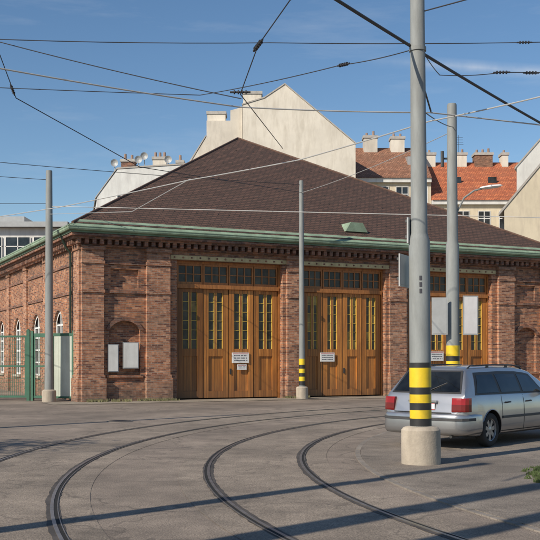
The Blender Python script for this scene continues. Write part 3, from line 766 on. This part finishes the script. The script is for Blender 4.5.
CAR=thing('parked_car','silver estate car parked on the pavement beside the poles','car',(2.76,17.62,IS),math.radians(90-41))
xs=sorted(set([s[0] for s in ST]+[.17+.045*i for i in range(100) if .17+.045*i<4.69]))
q=MB()
vs=[];NP=17
for x in xs:
    P=prof_at(x)
    for y,z in P: vs.append((x,y,z))
    for y,z in P[-2:0:-1]: vs.append((x,-y,z))
R_=NP+NP-2
fs=[]
for i in range(len(xs)-1):
    for k in range(R_): fs.append((i*R_+k,i*R_+(k+1)%R_,(i+1)*R_+(k+1)%R_,(i+1)*R_+k))
fs+=[list(range(R_)),list(range((len(xs)-1)*R_,len(xs)*R_))]
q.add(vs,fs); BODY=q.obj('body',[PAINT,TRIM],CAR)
AX=(1.0,3.70); WR=.315
cs=[]
for ax in AX:
    for s in(-1,1):
        c=MB(); c.cyl((ax,s*.60,WR),(ax,s*1.1,WR),.365,n=40); cs.append(c.obj('c',TRIM,CAR))
cut(BODY,cs)
for p in BODY.data.polygons: p.use_smooth=True
BODY.data.set_sharp_from_angle(angle=math.radians(36))
for ax in AX:
    for s in(-1,1):
        wh=bpy.data.objects.new('wheel',None); COL.objects.link(wh); wh.parent=CAR; wh.location=(ax,s*.765,WR-.003)
        t=MB(); t.lathe([(.205,-.09),(.27,-.098),(.30,-.085),(.314,-.06),(.315,.06),(.30,.085),(.27,.098),(.205,.09),(.205,-.09)],(0,0,0),'y',n=40); t.obj('tyre',TYRE,wh,smooth=40)
        r=MB(); r.lathe([(.208,s*.088),(.195,s*.08),(.188,s*.05)],(0,0,0),'y',n=40); r.lathe([(.07,s*.062),(.05,s*.07),(0,s*.072)],(0,0,0),'y',n=20)
        for k in range(7):
            a=2*math.pi*k/7+.2
            ca,sa=math.cos(a),math.sin(a); w0=.034;w1=.026
            pts=[(.05,-w0),(.192,-w1-.012),(.192,w1+.012),(.05,w0)]
            V=[(px*ca-py*sa,s*.066,px*sa+py*ca) for px,py in pts]+[(px*ca-py*sa,s*.04,px*sa+py*ca) for px,py in pts]
            r.add(V,[(0,1,2,3),(4,7,6,5),(0,4,5,1),(1,5,6,2),(2,6,7,3),(3,7,4,0)])
        r.obj('rim',RIM,wh,smooth=30)
        b=MB(); b.cyl((0,s*-.05,0),(0,s*.02,0),.2,n=30); b.obj('brake_disc',DARKMETAL,wh)
def panel(x0b,x1b,x0t,x1t,v0,v1,off,m,name,side,nx=10,nv=6):
    q=MB(); vs=[]
    for j in range(nv+1):
        v=v0+(v1-v0)*j/nv; tt=j/nv
        for i in range(nx+1):
            x=(x0b+(x0t-x0b)*tt)+((x1b+(x1t-x1b)*tt)-(x0b+(x0t-x0b)*tt))*i/nx
            y,z=side_pt(x,v); vs.append((x,side*(y+off),z+.002))
    q.add(vs,[(j*(nx+1)+i,j*(nx+1)+i+1,(j+1)*(nx+1)+i+1,(j+1)*(nx+1)+i) for j in range(nv) for i in range(nx)])
    return q.obj(name,m,CAR,smooth=60)
for s in(-1,1):
    panel(.46,3.28,.68,2.86,.02,.95,.004,TRIM,'window_surround',s,nx=50)
    panel(.54,1.36,.74,1.33,.10,.84,.009,CARGLASS,'window',s)
    panel(1.45,2.23,1.42,2.21,.10,.84,.009,CARGLASS,'window',s)
    panel(2.32,3.16,2.30,2.82,.10,.84,.009,CARGLASS,'window',s)
    for xx,za,zb_ in((1.40,.50,.93),(2.275,.26,.93),(3.17,.30,.93)):
        q=MB()
        for k in range(8):
            z0=za+(zb_-za)*k/8;z1=za+(zb_-za)*(k+1)/8
            q.add([(xx-.007,s*(side_y(xx,z0)+.003),z0),(xx+.007,s*(side_y(xx,z0)+.003),z0),(xx+.007,s*(side_y(xx,z1)+.003),z1),(xx-.007,s*(side_y(xx,z1)+.003),z1)],[(0,1,2,3)])
        q.obj('door_gap',TRIM,CAR)
    q=MB()
    for k in range(14):
        x0=1.38+(3.32-1.38)*k/14;x1=1.38+(3.32-1.38)*(k+1)/14; V=[]
        for x in(x0,x1): V+=[(x,s*(side_y(x,.215)+.004),.215),(x,s*(side_y(x,.28)+.006),.28)]
        q.add(V,[(0,1,3,2)])
    q.obj('sill_trim',TRIM,CAR)
    q=MB(); m_=12; a,b=1.39,3.30
    for k in range(m_):
        x0=a+(b-a)*k/m_;x1=a+(b-a)*(k+1)/m_
        V=[]
        for x in(x0,x1):
            y=side_y(x,.53); V+=[(x,s*(y-.004),.505),(x,s*(y+.014),.51),(x,s*(y+.014),.55),(x,s*(y-.004),.555)]
        q.add(V,[(0,1,5,4),(1,2,6,5),(2,3,7,6)])
    q.obj('rubbing_strip',STRIPM,CAR)
    q=MB(); pts=[]
    for k in range(19):
        a_=math.radians(8+164*k/18); xx=1.0+.368*math.cos(a_); zz_=WR+.368*math.sin(a_); pts.append((xx,s*(side_y(xx,zz_)+.002),zz_))
    q.tube(pts,.009,6); q.obj('wheel_arch_trim',PAINT,CAR,smooth=60)
    for xx in(1.52,2.38): 
        q=MB(); y=side_y(xx,.80); q.tube([(xx,s*(y-.005),.80),(xx+.02,s*(y+.03),.80),(xx+.16,s*(y+.03),.805),(xx+.18,s*(y-.005),.805)],.014,8)
        q.obj('door_handle',TRIM,CAR,smooth=60)
    q=MB(); pts=[]
    for k in range(21):
        x=.62+(2.75-.62)*k/20; P=prof_at(x)[13]; lift=.04 if 0<k<20 else 0
        pts.append((x,s*(P[0]-.0),P[1]+lift))
    q.tube(pts,.013,8); 
    for k in(7,14): q.box(pts[k][0]-.04,pts[k][0]+.04,pts[k][1]-.012,pts[k][1]+.012,pts[k][2]-.05,pts[k][2])
    q.obj('roof_rail',TRIM,CAR,smooth=60)
    q=MB(); q.prism([(3.02,.93),(3.16,.93),(3.18,1.0),(3.10,1.06),(3.0,1.05)],s*.86,s*1.04,'y'); q.obj('wing_mirror',PAINT,CAR)
    q=MB(); path=[(.030,.61),(.040,.70),(.060,.785),(.098,.848),(.170,.878),(.26,.886)]
    zz=[(.67,0,1),(.70,0,1),(.78,.006,1),(.80,.008,0),(.88,.020,0),(.915,.030,0)]
    for i in range(len(path)-1):
        for j in range(len(zz)-1):
            V=[]
            for (pi,zj) in((i,j),(i+1,j),(i+1,j+1),(i,j+1)):
                px,py=path[pi]; z,o_,_=zz[zj]
                V.append((px-.028+o_*(1-pi/7),s*(py-.2*o_),z))
            q.add(V,[(0,1,2,3)],zz[j][2])
    for z,k in((.67,0),(.915,5)):
        V=[(px-.028+zz[k][1]*(1-i/7),s*(py-.2*zz[k][1]),z) for i,(px,py) in enumerate(path)]
        q.add(V+[(.3,s*.80,z),(.12,s*.6,z)],[list(range(len(V)+2))],0)
    q.add([(.002,s*.61,.67),(.12,s*.6,.67),(.12,s*.6,.915),(.032,s*.60,.915)],[(0,1,2,3)],0)
    q.obj('tail_light',[RED,REDDARK],CAR,smooth=30)
    q=MB(); q.box(4.5,4.63,s*.42 if s>0 else -.70,.70 if s>0 else -.42,.60,.70); q.obj('headlight',PLATE,CAR)
def rg(y0,y1,t0,t1,off,m,name):
    a=Vector((.125,0,.985));b=Vector((.46,0,1.415)); d=b-a; nrm=Vector((-d.z,0,d.x)).normalized()
    q=MB(); vs=[];nn=12
    for j in range(3):
        t=t0+(t1-t0)*j/2
        for i in range(nn+1):
            y=-1+2*i/nn; wv=(y0+(y1-y0)*j/2)
            p=a+d*t+nrm*(off+.012); vs.append((p.x+.02*abs(y)**3,y*wv,p.z))
    q.add(vs,[(j*(nn+1)+i,j*(nn+1)+i+1,(j+1)*(nn+1)+i+1,(j+1)*(nn+1)+i) for j in range(2) for i in range(nn)])
    return q.obj(name,m,CAR,smooth=60)
rg(.73,.59,.0,.95,.004,TRIM,'window_surround'); rg(.69,.555,.06,.88,.010,CARGLASS,'rear_window')
q=MB(); q.tube([(.075,0,1.01),(.15,-.15,1.07),(.25,-.38,1.18)],.009,6); q.cyl((.12,0,.99),(.055,0,1.01),.025,n=10); q.obj('rear_wiper',TRIM,CAR)
q=MB()
path=[(.62,-.884),(.36,-.894),(.14,-.875),(.02,-.81),(-.04,-.69),(-.07,-.48),(-.085,-.22),(-.09,0)]; path=path+[(x,-y) for x,y in path[-2::-1]]
pr=[(.10,.25),(.03,.265),(-.0,.31),(-.012,.38),(-.004,.50),(0,.58),(.010,.61),(.03,.628),(.10,.635)]
n=len(pr);vs=[]
for x,y in path:
    l_=Vector((x-.6,y)).normalized()
    for o_,z in pr: vs.append((x-l_.x*o_,y-l_.y*o_*1.0,z))
q.add(vs,[(i*n+k,i*n+k+1,(i+1)*n+k+1,(i+1)*n+k) for i in range(len(path)-1) for k in range(n-1)]); q.obj('rear_bumper',PAINT,CAR,smooth=50)
q=MB(); vs=[]
for x,y in path[1:-1]:
    l_=Vector((x-.6,y)).normalized()
    for o_,z in((0,.505),(-.014,.51),(-.014,.556),(0,.56)): vs.append((x-l_.x*o_,y-l_.y*o_,z))
q.add(vs,[(i*4+k,i*4+k+1,(i+1)*4+k+1,(i+1)*4+k) for i in range(len(path)-3) for k in range(3)]); q.obj('bumper_strip',STRIPM,CAR)
q=MB(); q.tube([(.01,-.60,.648),(-.004,-.3,.648),(-.008,0,.648),(-.004,.3,.648),(.01,.60,.648)],.010,6); q.obj('tailgate_gap',TRIM,CAR)
q=MB(); q.box(.010,.028,-.26,.26,.70,.815,0); q.box(.007,.0099,-.26,.26,.70,.708,1); q.box(.007,.0099,-.26,.26,.807,.815,1); q.obj('number_plate',[PLATE,REDINK],CAR)
q=MB(); q.box(.0,.06,-.3,.3,.83,.865); q.obj('tailgate_handle',PAINT,CAR)
q=MB(); q.cyl((.3,-.6,.25),(-.01,-.6,.23),.028,n=12); q.obj('exhaust_pipe',DARKMETAL,CAR)

# ------------------------------------------------------------------ light, sky, camera
az=math.radians(44); el=math.radians(34)
dirv=Vector((math.cos(az)*math.cos(el),math.sin(az)*math.cos(el),-math.sin(el)))
sl=bpy.data.lights.new('sun','SUN'); sl.energy=5.0; sl.angle=math.radians(.5); sl.color=(1,.90,.76)
so=bpy.data.objects.new('sun',sl); COL.objects.link(so); so.rotation_euler=dirv.to_track_quat('-Z','Y').to_euler()
w=bpy.data.worlds.new('World'); S.world=w; w.use_nodes=True
n=w.node_tree.nodes; l=w.node_tree.links; bg=n['Background']
sk=n.new('ShaderNodeTexSky'); sk.sky_type='NISHITA'; sk.sun_disc=False; sk.sun_elevation=el
sk.sun_rotation=math.atan2(-dirv.x,-dirv.y); sk.air_density=1.0; sk.dust_density=.25; sk.ozone_density=2.0; sk.altitude=200
tc=n.new('ShaderNodeTexCoord')
mp=n.new('ShaderNodeMapping'); mp.inputs['Scale'].default_value=(2.2,2.2,14); mp.inputs['Rotation'].default_value=(0,.12,0); l.new(tc.outputs['Generated'],mp.inputs['Vector'])
cn=noise(n,l,mp.outputs['Vector'],2.3,6,.62)
cl=ramp(n,l,cn,[(.54,(0,0,0)),(.80,(.14,.14,.14))])
# contrail: a great-circle band, present only over one stretch of the sky
dt=n.new('ShaderNodeVectorMath'); dt.operation='DOT_PRODUCT'; nv=Vector((.07,-.3145,1.0)).normalized(); dt.inputs[1].default_value=nv
l.new(tc.outputs['Generated'],dt.inputs[0])
ab=n.new('ShaderNodeMath'); ab.operation='ABSOLUTE'; l.new(dt.outputs['Value'],ab.inputs[0])
tr=ramp(n,l,ab.outputs[0],[(.0,(.42,.42,.42)),(.006,(0,0,0))])
d2=n.new('ShaderNodeVectorMath'); d2.operation='DOT_PRODUCT'; d2.inputs[1].default_value=Vector((.225,1,.30)).normalized()
l.new(tc.outputs['Generated'],d2.inputs[0])
seg=ramp(n,l,d2.outputs['Value'],[(.9945,(0,0,0)),(.9985,(1,1,1))])
cn2=noise(n,l,tc.outputs['Generated'],22,4,.6)
trm=mix(n,l,1.0,tr,seg,'MULTIPLY'); trm=mix(n,l,1.0,trm,ramp(n,l,cn2,[(.30,(.2,.2,.2)),(.6,(1,1,1))]),'MULTIPLY')
tot=mix(n,l,1.0,cl,trm,'ADD')
hs=n.new('ShaderNodeHueSaturation'); hs.inputs['Saturation'].default_value=1.14; l.new(sk.outputs[0],hs.inputs['Color'])
skc=mix(n,l,tot,hs.outputs[0],(7.0,7.2,7.5))
l.new(skc,bg.inputs[0]); bg.inputs[1].default_value=.110
cam=bpy.data.cameras.new('camera'); co=bpy.data.objects.new('camera',cam); COL.objects.link(co)
co.location=(0,0,1.65); co.rotation_euler=(math.radians(90),0,0); cam.sensor_width=36; cam.lens=970/540*36; cam.shift_y=88/540
cam.clip_end=2000; S.camera=co
S.view_settings.view_transform='Standard'; S.view_settings.look='None'; S.view_settings.exposure=0
